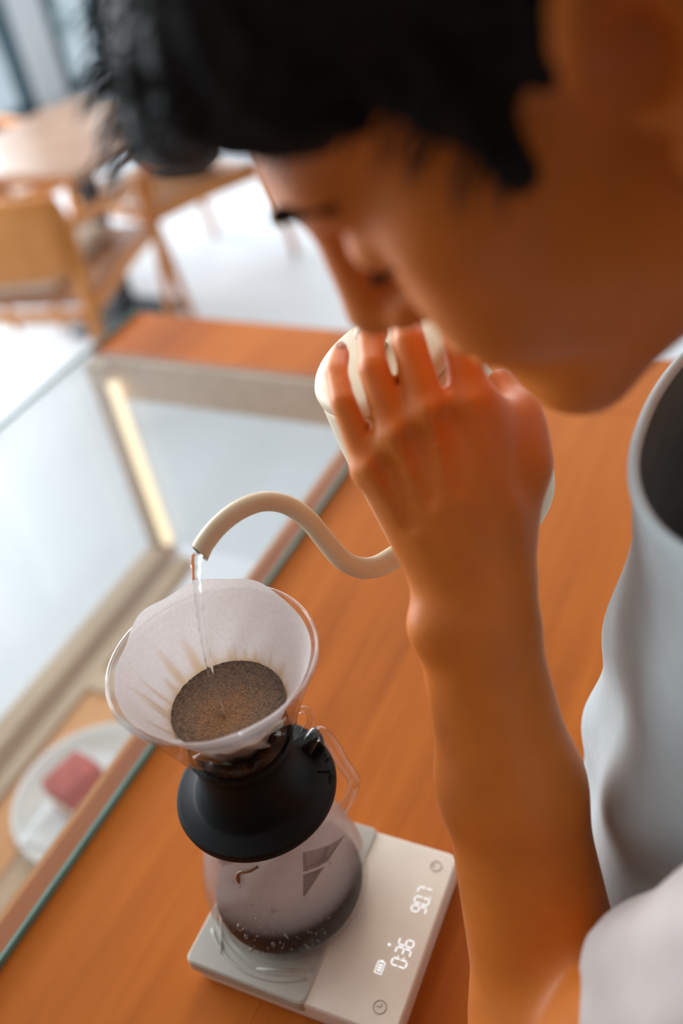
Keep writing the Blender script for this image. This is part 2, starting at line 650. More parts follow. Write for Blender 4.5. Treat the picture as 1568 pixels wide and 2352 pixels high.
def window(name, axis, pos, a0, a1, z0, z1, mull):
    """glazed opening on a plane; axis 'x' -> plane x=pos spanning y"""
    bmf = bmesh.new()
    t = 0.04

    def seg(p0, p1, q0, q1):
        if axis == 'x':
            bm_box(bmf, (pos-t, p0, q0), (pos+t, p1, q1))
        else:
            bm_box(bmf, (p0, pos-t, q0), (p1, pos+t, q1))
    seg(a0, a0+0.08, z0, z1)
    seg(a1-0.08, a1, z0, z1)
    seg(a0, a1, z1-0.08, z1)
    seg(a0, a1, z0, z0+0.06)
    for m in mull:
        seg(m-0.03, m+0.03, z0, z1)
    root = struct(from_bm(name, bmf, M_FRAME))
    es = [a0]+list(mull)+[a1]
    for e0, e1 in zip(es[:-1], es[1:]):
        if axis == 'x':
            box('pane', (pos-0.006, e0+0.03, z0+0.06), (pos+0.006, e1-0.03, z1-0.08), M_PANE, root)
        else:
            box('pane', (e0+0.03, pos-0.006, z0+0.06), (e1-0.03, pos+0.006, z1-0.08), M_PANE, root)
    return root


window('window_1', 'x', -4.9, -3.0, 0.6, FZ, CZ, [-1.2])
window('window_2', 'x', -4.9, 0.9, 5.05, FZ, CZ, [2.3, 3.7])
window('window_3', 'x', -4.9, 5.39, 6.0, FZ, CZ, [])
window('window_4', 'y', 6.05, -4.4, 0.4, -0.6, 1.8, [-2.8, -1.2])
struct(box('trim_1', (-5.02, 5.05, FZ), (-4.865, 5.39, CZ), M_PILLAR, bev=0.01))
struct(box('trim_2', (-5.02, 0.6, FZ), (-4.865, 0.9, CZ), M_PILLAR, bev=0.01))

# street outside
st = struct(box('ground_street', (-30, -15, FZ-0.25), (-5.05, 25, FZ-0.12), M_PAVE))
struct(box('ground_yard', (-5.05, 7.0, FZ-0.25), (12, 25, FZ-0.12), M_PAVE))


def bush(loc, h, wdt, label, seed, trunk):
    r = random.Random(seed)
    root = empty('street_tree' if trunk else 'street_shrub', loc, label, 'tree' if trunk else 'shrub')
    z0 = h*0.45 if trunk else 0.0
    if trunk:
        vs, fs = tube(catmull([(loc[0], loc[1], loc[2]), (loc[0]+.05, loc[1], loc[2]+h*.3), (loc[0]-.04, loc[1]+.05, loc[2]+h*.65)], 4), [0.09, 0.05], 8)
        pydata('trunk', vs, fs, M_BARK, root)
    vs, fs = [], []
    for i in range(420):
        a, b, c = r.gauss(0, .42), r.gauss(0, .42), r.random()
        p = V3(loc[0]+a*wdt, loc[1]+b*wdt, loc[2]+z0+c*(h-z0))
        s = 0.05+0.07*r.random()
        d1 = V3(r.gauss(0, 1), r.gauss(0, 1), r.gauss(0, 1))
        d1 /= np.linalg.norm(d1)
        d2 = np.cross(d1, V3(.3, .5, .8))
        d2 /= np.linalg.norm(d2)
        nn = np.cross(d1, d2)
        k = len(vs)
        vs += [p-d1*s, p+d2*s*.4+nn*s*.15, p+d1*s, p-d2*s*.4+nn*s*.15]
        fs.append((k, k+1, k+2, k+3))
    o = pydata('foliage', vs, fs, M_LEAF, root, fix=False)
    o['kind'] = 'stuff'


GO = FZ-0.12
bush((-7.2, 7.8, GO), 1.5, 0.55, 'pale leafy shrub outside the glass beside the white pillar', 3, False)
bush((-8.6, 8.6, GO), 2.6, 0.8, 'thin street tree outside the glass by the dark hair', 5, True)
bush((-7.0, 5.2, GO), 1.0, 0.5, 'low shrub outside the glass left of the white pillar', 9, False)

# ================================================================== counter: wooden worktop in boards
GX0, GX1, CX1 = -0.98, -0.46, -0.105
CY0, CY1, GY1 = -0.9, 1.085, 0.955
ctr = empty('wooden_counter', (-0.3, 0.3, FZ), 'orange brown wooden barista counter under the scale and carafe', 'counter')
edges = [-0.483, -0.264, CX1]
for i in range(2):
    box('board', (edges[i]+0.00008, CY0, -0.035), (edges[i+1]-0.00008, GY1, 0.0), M_COUNTER, ctr, bev=0.0003)
bm = bmesh.new()
bm_box(bm, (GX0, GY1+0.001, -0.035), (CX1-0.0006, CY1, 0.0), 0.0015)
from_bm('end_board', bm, M_COUNTER, ctr)
box('front_panel', (-0.16, CY0, FZ), (-0.14, CY1-.02, -0.036), M_CASEWOOD, ctr)
box('end_panel', (-0.48, CY1-.03, FZ), (-0.16, CY1-.01, -0.036), M_WALL, ctr)
box('divider', (-0.483, CY0, FZ), (-0.470, GY1, -0.036), M_CASEWOOD, ctr)

# glass display case built into the counter's customer side
case = empty('display_case', (-0.74, 0.3, FZ), 'glass topped pastry display case with pale wooden frame and lit corner', 'display case')
gt = box('glass_top', (GX0, CY0, 0.0005), (GX1, GY1, 0.0075), M_CASEGLASS, case)
box('glass_edge', (GX1, CY0, 0.0005), (GX1+0.0022, GY1, 0.0075), M_GLASSEDGE, gt)
box('glass_edge', (GX0-0.0022, CY0, 0.0005), (GX0, CY1, 0.0075), M_GLASSEDGE, gt)
ZS = -0.37
box('front_pane', (GX0+0.006, CY0, ZS), (GX0+0.012, GY1-.02, -0.001), M_CASEGLASS, case)
box('corner_post', (GX0+0.012, GY1-0.035, ZS-.03), (GX0+0.044, GY1-0.005, -0.001), M_CASERAIL, case, bev=.002)
box('led_strip', (GX0+0.044, GY1-0.034, ZS+.02), (GX0+0.058, GY1-0.022, -0.03), M_LED, case)
box('end_rail', (GX0+0.036, GY1-0.012, -0.07), (-0.51, GY1-0.002, -0.001), M_CASERAIL, case, bev=.002)
box('bottom_rail', (GX0+0.012, CY0, ZS-.03), (GX0+0.05, GY1-0.036, ZS+.012), M_CASERAIL, case, bev=.002)
box('bottom_rail', (GX0+0.075, CY0, ZS-.02), (GX0+0.10, GY1-0.036, ZS+.004), M_CASERAIL, case, bev=.002)
box('end_pane', (GX0+0.046, GY1-0.012, ZS), (-0.51, GY1-0.006, -0.071), M_CASEGLASS, case)
box('inner_rail', (-0.500, CY0, -0.060), (-0.484, GY1-.02, -0.016), M_RAILORANGE, case)
# shelf in slats
sy = [GX0+0.10, -0.80, -0.72, -0.64, -0.56, -0.505]
for i in range(5):
    box('shelf_slat', (sy[i]+0.0015, CY0, ZS-0.015), (sy[i+1]-0.0015, 0.62, ZS), M_CASEWOOD if i % 2 else M_RAILORANGE, case, bev=.001)
box('cross_rail', (GX0+0.10, 0.62, ZS-.02), (-0.505, 0.66, ZS+.006), M_CASERAIL, case, bev=.002)

# plate with napkin and red cake slice on the shelf
PC = (-0.742, 0.468)
pr = [(0.0, ZS+.0005), (0.06, ZS+.0005), (0.066, ZS+.004), (0.095, ZS+.010), (0.112, ZS+.017), (0.113, ZS+.019), (0.110, ZS+.0195), (0.094, ZS+.0135), (0.066, ZS+.0075), (0.0, ZS+.0065)]
vs, fs = lathe([(max(r, 1e-4), z) for r, z in pr], 56, PC)
tag(pydata('plate', vs, fs, M_PLATE), 'round white ceramic plate on the shelf inside the display case', 'plate')
# napkin: square sheet following the plate, corners lifted over the rim
vs, fs = [], []
nn = 20
ang = math.radians(8)
for i in range(nn+1):
    for j in range(nn+1):
        a, b = (i/nn-.5)*0.155, (j/nn-.5)*0.155
        x = PC[0]+.012+a*math.cos(ang)-b*math.sin(ang)
        y = PC[1]-.012+a*math.sin(ang)+b*math.cos(ang)
        rr = math.hypot(x-PC[0], y-PC[1])
        z = np.interp(rr, [0, .066, .094, .113, .14], [ZS+.0075, ZS+.0085, ZS+.0145, ZS+.0205, ZS+.028])
        vs.append((x, y, z+.0008*math.sin(a*160)*math.sin(b*130)))
for i in range(nn):
    for j in range(nn):
        k = i*(nn+1)+j
        fs.append((k, k+1, k+nn+2, k+nn+1))
nk = pydata('paper_napkin', vs, fs, M_NAPKIN, fix=False)
sm = nk.modifiers.new('thick', 'SOLIDIFY')
sm.thickness = 0.0006
sm.offset = 1
tag(nk, 'white square paper napkin lying on the plate under the cake', 'napkin')
ck = empty('cake_slice', (-0.760, 0.458, ZS+.0095), 'red sponge cake slice with cream layer on the white plate', 'cake', rz=math.radians(-12))
z0 = 0.0


def cakelayer(name, zb, zt, m, ox=0.0, grow=0.0):
    bm = bmesh.new()
    bm_box(bm, (-.026-grow+ox, -.030-grow, zb), (.026+grow+ox, .030+grow, zt), 0.003)
    bmesh.ops.subdivide_edges(bm, edges=bm.edges[:], cuts=2, use_grid_fill=True)
    for v in bm.verts:
        v.co.x += .0012*smooth_noise(v.co.x*900, v.co.y*900, v.co.z*900)
        v.co.y += .0012*smooth_noise(v.co.y*900, v.co.z*900, v.co.x*900)
    from_bm(name, bm, m, ck, True, False)


cakelayer('sponge_layer', 0.0, 0.010, M_CAKE)
cakelayer('cream_layer', 0.010, 0.026, M_CREAM, 0.0, 0.001)
cakelayer('sponge_layer', 0.026, 0.054, M_CAKE)

# ================================================================== scale
sa = 0.0317
SO = V3(-0.3155, 0.1994, 0)
SW, SD, PD, ST = 0.1535, 0.1329, 0.0903, 0.028
e1 = V3(math.cos(sa), math.sin(sa), 0)
e2 = V3(-math.sin(sa), math.cos(sa), 0)
sroot = empty('coffee_scale', (SO[0], SO[1], 0.0), 'cream digital coffee scale reading 0:36 and 90.7 under the carafe', 'kitchen scale', rz=sa)
L = dict(parent=sroot, world=False)
bm = bmesh.new()
c8 = .005


def slab(bm, x0, x1, y0, y1, levels, ch=0.006):
    """stack of chamfered-corner outlines: levels = (z, inset)"""
    rings = []
    for z, ins in levels:
        a0, a1, b0, b1 = x0+ins, x1-ins, y0+ins, y1-ins
        c = ch
        ring = []
        for cx, cy, s in ((a1, b1, 0), (a0, b1, 1), (a0, b0, 2), (a1, b0, 3)):
            ox, oy = (-c if cx == a1 else c), (-c if cy == b1 else c)
            for k in range(5):
                t = math.radians(90*s+22.5*k)
                ring.append(bm.verts.new((cx+ox+c*math.cos(t), cy+oy+c*math.sin(t), z)))
        rings.append(ring)
    for r1, r2 in zip(rings[:-1], rings[1:]):
        m = len(r1)
        for k in range(m):
            bm.faces.new((r1[k], r1[(k+1) % m], r2[(k+1) % m], r2[k]))
    bm.faces.new(rings[0][::-1])
    bm.faces.new(rings[-1])


slab(bm, 0, SW, 0, SD, [(0.0, .004), (0.003, .0022), (0.012, .001), (0.0245, .0006), (0.0268, .0014), (0.0272, .0022)])
from_bm('scale_body', bm, M_SCALE, smooth=False, **L)
bm = bmesh.new()
slab(bm, -0.0008, PD, -0.0008, SD+.0008, [(0.0175, 0), (0.0275, 0.0), (0.0286, .0012)], ch=.005)
pad = from_bm('silicone_pad', bm, M_PAD, smooth=False, **L)
pcx, pcy = (-0.2662-SO[0])*e1[0]+(0.2676-SO[1])*e1[1], (-0.2662-SO[0])*e2[0]+(0.2676-SO[1])*e2[1]
# raised ribs: arcs round the carafe and short bars near the corners
for rr in (0.052, 0.0565, 0.061):
    for a0, a1 in ((198, 318),):
        pts = []
        for k in range(25):
            a = math.radians(a0+(a1-a0)*k/24)
            x, y = pcx+rr*math.cos(a), pcy+rr*math.sin(a)
            if 0.004 < x < PD-.004 and 0.004 < y < SD-.004:
                pts.append((x, y, .0286))
        if len(pts) > 3:
            v_, f_ = tube(pts, 0.0010, 6)
            pydata('pad_rib', v_, f_, M_PAD, pad, world=False)
for (x0, y0, x1, y1) in ((.008, .036, .022, .012), (.050, .010, .082, .020)):
    v_, f_ = tube([(x0, y0, .0286), ((x0+x1)/2, (y0+y1)/2, .0287), (x1, y1, .0286)], 0.0011, 6)
    pydata('pad_rib', v_, f_, M_PAD, pad, world=False)
ZT = 0.0274


def bars(name, rects, mat):
    bm = bmesh.new()
    for (x, y, lx, ly, rot) in rects:
        bm_box(bm, (-lx/2, -ly/2, 0), (lx/2, ly/2, .0002), 0, Matrix.Translation((x, y, ZT)) @ Matrix.Rotation(rot, 4, 'Z'))
    return from_bm(name, bm, mat, **L)


# seven segment figures: text runs along +y (away), its top points to -x
SEG = {'0': 'abcdef', '3': 'abgcd', '6': 'afgedc', '9': 'abfgcd', '7': 'abc'}


def digit(ch, xb, yl, h=0.0100, wd=0.0046):
    t = .0008
    g = .0006
    hh = h/2
    pos = {'a': (h, wd/2, 0), 'd': (0, wd/2, 0), 'g': (hh, wd/2, 0), 'f': (h*.75, 0, 1), 'e': (h*.25, 0, 1), 'b': (h*.75, wd, 1), 'c': (h*.25, wd, 1)}
    rects = []
    for s in SEG[ch]:
        v, u, vert = pos[s]
        x, y = xb-v, yl+u
        rects.append((x, y, hh-g*2, t, 0) if vert else (x, y, t, wd-g*2, 0))
    bars('display_digit', rects, M_DIGIT)


def loc_s(px, py):
    p = atz(px, py, ZT)-SO
    return p@e1, p@e2


xb = 0.1440
digit('0', xb, 0.0435)
bars('display_colon', [(xb-.003, .0497, .0008, .0008, 0), (xb-.007, .0497, .0008, .0008, 0)], M_DIGIT)
digit('3', xb, 0.0513)
digit('6', xb, 0.0577)
digit('9', xb, 0.0825)
digit('0', xb, 0.0890)
bars('display_point', [(xb, .0950, .0008, .0008, 0)], M_DIGIT)
digit('7', xb, 0.0963)
bxx, byy = 0.128, 0.0388
bars('battery_mark', [(bxx-.0024, byy, .0004, .0078, 0), (bxx+.0024, byy, .0004, .0078, 0), (bxx, byy-.0039, .0048, .0004, 0), (bxx, byy+.0039, .0048, .0004, 0), (bxx, byy+.0046, .002, .0008, 0),
                      (bxx, byy-.0018, .0026, .0009, 0), (bxx, byy, .0026, .0009, 0), (bxx, byy+.0018, .0026, .0009, 0)], M_DIGIT)
bars('drop_mark', [(0.1285, 0.0552, .0016, .0016, .78)], M_DIGIT)


def ring_icon(name, x, y, r, extra):
    pts = [(x+r*math.cos(2*math.pi*k/32), y+r*math.sin(2*math.pi*k/32), ZT) for k in range(33)]
    v_, f_ = tube(pts, 0.00028, 5, False)
    o = pydata(name, v_, f_, M_ICON, **L)
    for (a, b, lx, ly, rot) in extra:
        bars('icon_stroke', [(x+a, y+b, lx, ly, rot)], M_ICON)


ring_icon('timer_icon', 0.1372, 0.0154, 0.0042, [(-.0008, 0, .0026, .0005, 0), (.0006, .001, .0005, .0022, 0)])
ring_icon('power_icon', 0.1399, 0.1192, 0.0038, [(-.0022, 0, .0030, .0005, 0)])

# ================================================================== carafe
AX = (-0.2662, 0.2676)
ZB = 0.0292
car = empty('glass_carafe', (AX[0], AX[1], ZB), 'misted round glass carafe with a little black coffee standing on the scale', 'carafe')
prof = [(0.0005, .0), (0.030, .0), (0.040, .0008), (0.0470, .003), (0.0515, .008), (0.0553, .017), (0.0568, .028), (0.0558, .042), (0.0520, .058), (0.0468, .075), (0.0425, .091), (0.0395, .104), (0.0375, .113), (0.0370, .119), (0.0385, .1225)]
profs = catmull([(r, 0, z) for r, z in prof], 3)
outer = [(p[0], p[2]+ZB) for p in profs]
inner = [(max(r-.0016, 0.0004), z+(.0016 if i < 6 else 0)) for i, (r, z) in enumerate(outer)]
lipA = math.atan2(*(atz(515, 1998, ZB+.118)[:2]-np.array(AX))[::-1])


def lipfun(r, z, a, i):
    d = (a-lipA+math.pi) % (2*math.pi)-math.pi
    t = max(0, (z-ZB-.098)/.0245)
    return r+0.014*t*t*math.exp(-(d/.22)**2)


vs, fs = lathe(outer+inner[::-1], 72, AX, rfun=lipfun)
pydata('glass_body', vs, fs, M_FROST, car)
# handle: clear glass loop toward the barista's far side
hpts = [at(700, 1762, .597), at(712, 1705, .592), at(735, 1684, .592), at(762, 1710, .595), at(786, 1752, .603), at(808, 1782, .612), at(812, 1800, .616), at(800, 1835, .626), at(775, 1870, .636), at(752, 1890, .642)]
vs, fs = tube(catmull(hpts, 5), 0.0038, 12, True, 1.3)
pydata('handle', vs, fs, M_CLEAR, car)
# coffee in the bottom
cz = ZB+.019
cp = [(max(r-.0022, .0004), z) for r, z in inner if z < cz]
cp = [(.0003, ZB+.0022)]+[(r, z+.0004) for r, z in cp if r > .002]+[(np.interp(cz, [z for r, z in inner], [r for r, z in inner])-.0022, cz), (.0003, cz)]
vs, fs = lathe(cp, 48, AX)
pydata('coffee', vs, fs, M_COFFEE, car)


def rad_at(z):
    return float(np.interp(z-ZB, [q[2] for q in profs], [q[0] for q in profs]))


def car_px(px, py):
    """point of the carafe's near surface along a sight line"""
    d = fw + rt*((px-IMG_W/2)/F_PX) - up*((py-IMG_H/2)/F_PX)
    for s in np.arange(.5, .75, .0004):
        p = CAM+d*s
        if ZB < p[2] < ZB+.12 and math.hypot(p[0]-AX[0], p[1]-AX[1]) < rad_at(p[2]):
            return p
    return None


# printed striped triangle on the glass
vs, fs = [], []
for k in range(26):
    t = k/26
    ya = 1958+t*102
    xl, xr = 694+t*1, 694+(1-t)*92+2
    if 0.42 < t < 0.50:
        continue
    a, b = car_px(xl, ya-0), car_px(xr, ya-(1-t)*38)
    if a is None or b is None:
        continue
    for s0, s1 in ((0, .5), (.5, 1.0)):
        q = [a+(b-a)*s0, a+(b-a)*s1]
        k0 = len(vs)
        for p in (q[0], q[1], q[1]-V3(0, 0, .0009), q[0]-V3(0, 0, .0009)):
            rr = math.hypot(p[0]-AX[0], p[1]-AX[1])
            g = (rad_at(p[2])+.0003)/rr
            vs.append((AX[0]+(p[0]-AX[0])*g, AX[1]+(p[1]-AX[1])*g, p[2]))
        fs.append((k0, k0+1, k0+2, k0+3))
pydata('printed_triangle', vs, fs, M_PRINT, car, False, fix=False)
# a brown coffee drip run down from the pouring lip
dr = [q for q in (car_px(592, 1990), car_px(572, 2000), car_px(550, 2004), car_px(546, 2016), car_px(549, 2028)) if q is not None]
if len(dr) > 2:
    v_, f_ = tube(catmull(dr, 4), [.0010, .0013, .0012, .0016, .0008], 8)
    pydata('coffee_drip', v_, f_, M_DRIP, car)
# condensation drops
bm = bmesh.new()
big = [(537, 2023, 1.1), (627, 2090, 2.2), (591, 2110, 2.0), (552, 2128, 2.8), (627, 2126, 1.8), (757, 1982, 1.5), (704, 1998, 1.3), (612, 2030, .9), (575, 2058, 1.0), (597, 2059, .9), (640, 2000, .7), (658, 2004, .7), (552, 2035, 1.2), (565, 2150, 1.6), (578, 2182, 2.2), (627, 2168, 1.7), (656, 2148, 1.4), (705, 2175, 1.2)]
for i in range(170):
    px = rnd.uniform(490, 830)
    py = rnd.choice((rnd.uniform(2060, 2205), rnd.uniform(2130, 2205)))
    big.append((px, py, rnd.uniform(.3, .95)))
for px, py, s in big:
    p = car_px(px, py)
    if p is None:
        continue
    s *= 0.00085
    nrm = V3(p[0]-AX[0], p[1]-AX[1], 0)
    nrm /= np.linalg.norm(nrm)
    M_ = Matrix.Translation(Vector(p+nrm*.0002)) @ Matrix.Diagonal((s, s, s*1.25, 1))
    bmesh.ops.create_icosphere(bm, subdivisions=2 if s > .001 else 1, radius=1.0, matrix=M_)
dp = from_bm('condensation_drops', bm, M_DROP, car, True)
dp['kind'] = 'stuff'

# ================================================================== dripper: black switch base + ribbed glass cone
RZ = 0.2768
RR = 0.058
drp = empty('coffee_dripper', (AX[0], AX[1], 0.152), 'conical glass coffee dripper on a black flared base over the carafe', 'dripper')
bp = [(0.012, .148), (0.030, .148), (0.036, .1525), (0.047, .1535), (0.0502, .1548), (0.0508, .158), (0.0500, .1608), (0.0475, .1618), (0.0395, .1622), (0.0375, .1640), (0.0350, .1690), (0.0325, .1770), (0.0307, .1860), (0.0300, .1950), (0.0305, .2010), (0.0318, .2030), (0.0322, .2060), (0.0318, .2085), (0.0312, .2090), (0.0304, .2075), (0.0290, .1990), (0.0215, .1890), (0.010, .1850), (0.010, .150)]
vs, fs = lathe(bp, 72, AX, True)
base = pydata('black_base', vs, fs, M_RUBBER, drp)
ms = base.modifiers.new('edges', 'EDGE_SPLIT')
ms.split_angle = math.radians(50)
# lever block on the base
la = math.atan2(*(atz(703, 1712, .168)[:2]-np.array(AX))[::-1])
Ml = Matrix.Translation((AX[0], AX[1], 0)) @ Matrix.Rotation(la, 4, 'Z')
bm = bmesh.new()
bm_box(bm, (0.029, -.0045, .1615), (.0495, .0045, .1745), .0012, Ml)
from_bm('lever', bm, M_RUBBER, drp)
# moulded marks on the base: low raised strokes
for (px, py, ln, an) in ((742, 1722, .006, .2), (748, 1732, .004, .9), (752, 1742, .004, .4), (757, 1770, .005, 1.2), (738, 1772, .009, -.6), (760, 1782, .004, .2), (758, 1790, .004, .9)):
    p = atz(px, py, .1622)
    d = V3(math.cos(an+la), math.sin(an+la), 0)*ln/2
    v_, f_ = tube([p-d, p+V3(0, 0, .0002), p+d], .00045, 6)
    pydata('moulded_mark', v_, f_, M_RUBBER, base)
# clear glass loop behind the lever
lp = [at(664, 1700, .573), at(668, 1655, .566), at(684, 1632, .563), at(704, 1630, .563), at(713, 1645, .564), at(706, 1668, .568), at(690, 1698, .574), at(676, 1722, .578)]
vs, fs = tube(catmull(lp, 5), .0022, 10, True, 1.2)
pydata('glass_loop', vs, fs, M_CLEAR, drp)
# cone with spiral ribs
SL = 0.55
SG = 0.378
cone_o = [(RR+.0012, RZ+.0004), (RR+.0016, RZ-.0008), (RR+.0010, RZ-.0020)]
for k in range(1, 15):
    z = RZ-.002-k*.0056
    cone_o.append((RR-SG*(RZ-z) if z > .2045 else RR-SG*(RZ-.2045)-.9*(.2045-z), z))
cone_i = [(r-.0022, z) for r, z in cone_o[::-1]]
cone_i[-1] = (RR-.0006, RZ+.0004)


def rib(r, z, a, i):
    t = (RZ-z)/.08
    if t < .1:
        return r
    ph = 12*(a-1.1*t)
    return r+.0009*min(1, (t-.1)*4)*max(0, math.cos(ph))**3


vs, fs = lathe(cone_o+cone_i, 144, AX, True, rib)
cone = pydata('glass_cone', vs, fs, M_CONE, drp)
# rim bead catching the light
pts = [(AX[0]+(RR+.0004)*math.cos(2*math.pi*k/72), AX[1]+(RR+.0004)*math.sin(2*math.pi*k/72), RZ+.0004) for k in range(73)]
vs, fs = tube(pts, .0009, 8, False)
pydata('rim_bead', vs, fs, M_CLEAR, cone)

# paper filter
BEDZ = 0.2365
na, nz = 180, 46
backA = math.atan2(*(atz(460, 1352, RZ)[:2]-np.array(AX))[::-1])
foldA = math.atan2(*(atz(400, 1695, RZ)[:2]-np.array(AX))[::-1])
vs, fs, cols = [], [], []
stains = [(rnd.uniform(0, 2*math.pi), rnd.uniform(.006, .030), rnd.uniform(.04, .11)) for _ in range(34)]
sides = math.atan2(*(atz(300, 1560, .255)[:2]-np.array(AX))[::-1])
for i in range(nz+1):
    for k in range(na):
        a = 2*math.pi*k/na
        d = (a-backA+math.pi) % (2*math.pi)-math.pi
        df = (a-foldA+math.pi) % (2*math.pi)-math.pi
        top = RZ-.0015+.0085*math.exp(-(d/.95)**4)*(1+.14*math.sin(a*9))+.0005*math.sin(a*7)
        top -= .004*math.exp(-(df/.10)**2)
        z = .1955+(top-.1955)*i/nz
        r = RR-.0032-SL*max(0, RZ-z-.002)*(1 if z < RZ else 0)+(SG*(z-RZ) if z > RZ else 0)
        t = (RZ-z)/.08
        if z > RZ-.001:
            r -= .0002
        r += .0005*math.cos(12*(a-1.1*t))*min(1, max(0, t*3))
        r -= .0022*math.exp(-((df)/.05)**2)*min(1, max(0, (z-.25)/.02))
        vs.append((AX[0]+r*math.cos(a), AX[1]+r*math.sin(a), z))
        c = np.array([.86, .815, .805])
        hz = z-BEDZ
        ds = (a-sides+math.pi) % (2*math.pi)-math.pi
        ext = .35+.65*math.exp(-(ds/1.0)**2)
        tan = 0.0
        for sa_, ln, wd in stains:
            dd = (a-sa_+math.pi) % (2*math.pi)-math.pi
            l2 = ln*ext*1.15
            if 0 < hz < l2:
                wl = wd*(1-.75*hz/l2)
                tan = max(tan, (1-hz/l2)**.6*math.exp(-(dd/wl)**2)*.8)
        tan = max(tan, .95*math.exp(-max(0, hz)/.0028)) if hz > 0 else 1
        c = c*(1-tan)+np.array([.66, .42, .18])*tan
        if hz < 0:
            q = min(1, (-hz/.022)**1.4+.10*math.sin(a*12)+.06*math.sin(a*5))
            q = max(0, q)
            c = (np.array([.70, .60, .52])*(1-q)+np.array([.12, .055, .02])*q)
        cols.append(c)
for i in range(nz):
    for k in range(na):
        l = (k+1) % na
        fs.append((i*na+k, i*na+l, (i+1)*na+l, (i+1)*na+k))
fp = pydata('paper_filter', vs, fs, M_PAPER, fix=False)
set_col(fp, cols)
tag(fp, 'white paper coffee filter with tan stains lining the glass dripper', 'coffee filter')

# wet coffee grounds (foamy surface + body below)
nr, na = 90, 260
vs, fs, cols = [], [], []
pour = atz(512, 1648, BEDZ)
R0 = RR-.0036-SL*(RZ-BEDZ-.002)
for i in range(nr+1):
    for k in range(na):
        a = 2*math.pi*k/na
        q = i/nr
        r = R0*q
        x, y = AX[0]+r*math.cos(a), AX[1]+r*math.sin(a)
        dp_ = math.hypot(x-pour[0], y-pour[1])
        n1 = mnoise.noise((x*260, y*260, 3.0))
        n2 = mnoise.noise((x*700, y*700, 7.0))
        n3 = mnoise.noise((x*110, y*110, 1.0))
        z = BEDZ+.0012*(q**6)-.0012*math.exp(-(dp_/.008)**2)+.0005*n2+.0004*n1
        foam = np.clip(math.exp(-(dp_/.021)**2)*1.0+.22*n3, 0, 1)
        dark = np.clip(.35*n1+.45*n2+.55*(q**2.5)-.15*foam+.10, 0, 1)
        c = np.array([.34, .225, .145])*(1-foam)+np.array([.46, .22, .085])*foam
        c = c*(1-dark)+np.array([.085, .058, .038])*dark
        if rnd.random() < .02:
            c = np.array([.04, .025, .015])
        vs.append((x, y, z))
        cols.append(c)
for i in range(nr):
    for k in range(na):
        l = (k+1) % na
        fs.append((i*na+k, i*na+l, (i+1)*na+l, (i+1)*na+k))
b0 = len(vs)
for z in (.225, .212, .200):
    rr = RR-.0045-SL*(RZ-z-.002)
    for k in range(na):
        a = 2*math.pi*k/na
        vs.append((AX[0]+rr*math.cos(a), AX[1]+rr*math.sin(a), z))
        cols.append((.06, .04, .025))
rows = [nr*na, b0, b0+na, b0+2*na]
for r1, r2 in zip(rows[:-1], rows[1:]):
    for k in range(na):
        l = (k+1) % na
        fs.append((r1+k, r1+l, r2+l, r2+k))
fs.append(tuple(rows[-1]+k for k in range(na)))
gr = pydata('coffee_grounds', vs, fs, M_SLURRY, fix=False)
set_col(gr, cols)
lq = [(.0176, .1985), (.0280, .1985), (RR-SG*(RZ-.205)-.0028, .2050), (RR-SG*(RZ-.2095)-.0028, .2095), (.0172, .2095)]
v_, f_ = lathe(lq, 64, AX, True, lambda r, z, a, i: r+(.0 if i in (0, 4) else .0003*math.sin(a*12)))
v_ = [(x, y, z+(.0022*math.sin(3*math.atan2(y-AX[1], x-AX[0])+1)+.0012*math.sin(11*math.atan2(y-AX[1], x-AX[0])) if z > .2075 else 0)) for x, y, z in v_]
pydata('brewed_coffee', v_, f_, M_BREW, gr)
tag(gr, 'foamy brown wet coffee grounds blooming inside the paper filter', 'coffee')

# ================================================================== kettle
KB = at(1085, 1165, .62)
KL = at(868, 800, .535)
ka = (KL-KB)/np.linalg.norm(KL-KB)
KH = float(np.linalg.norm(KL-KB))
tmp = rt-ka*(rt@ka)
kx = tmp/np.linalg.norm(tmp)
ky = np.cross(ka, kx)
ket = empty('gooseneck_kettle', KB, 'cream gooseneck pouring kettle held by the person above the counter', 'kettle')


def klathe(name, prof, mat, parent=ket, n=64, closed=True):
    vs, fs = lathe(prof, n, (0, 0), closed)
    vs = [KB+kx*x+ky*y+ka*z for x, y, z in vs]
    return pydata(name, vs, fs, mat, parent)


kp = [(.0005, .0), (.050, .0), (.0560, .002), (.0575, .006), (.0578, .012), (.0570, .022), (.0550, .042), (.0525, .070), (.0495, .096), (.0465, .115), (.0450, .124), (.0435, .1268), (.0005, .1268)]
klathe('kettle_body', kp, M_KETTLE, closed=False)
lid = klathe('lid', [(.0005, .1275), (.0432, .1275), (.0448, .1290), (.0446, .1330), (.0430, .1355), (.0390, .1370), (.0260, .1385), (.0005, .1390)], M_KETTLE, closed=False)
klathe('lid_knob', [(.0005, .139), (.006, .139), (.005, .143), (.007, .149), (.0085, .153), (.007, .156), (.0005, .157)], M_KETTLE, lid, 32, False)
spp = [at(1010, 1215, .575), at(950, 1250, .566), at(905, 1280, .561), at(862, 1302, .557), at(822, 1303, .553), at(783, 1283, .549), at(744, 1238, .545), at(704, 1190, .540), at(655, 1158, .536), at(602, 1152, .531), at(548, 1172, .527), at(502, 1208, .523), at(470, 1248, .520), at(458, 1272, .519)]
sp = catmull(spp, 6)
rad = [.0078, .0070, .0064, .0060, .0058, .0057, .0057, .0056, .0056]
pts, fr = frames(sp)
vs, fs = tube(sp, rad, 20, False)
m = len(sp)
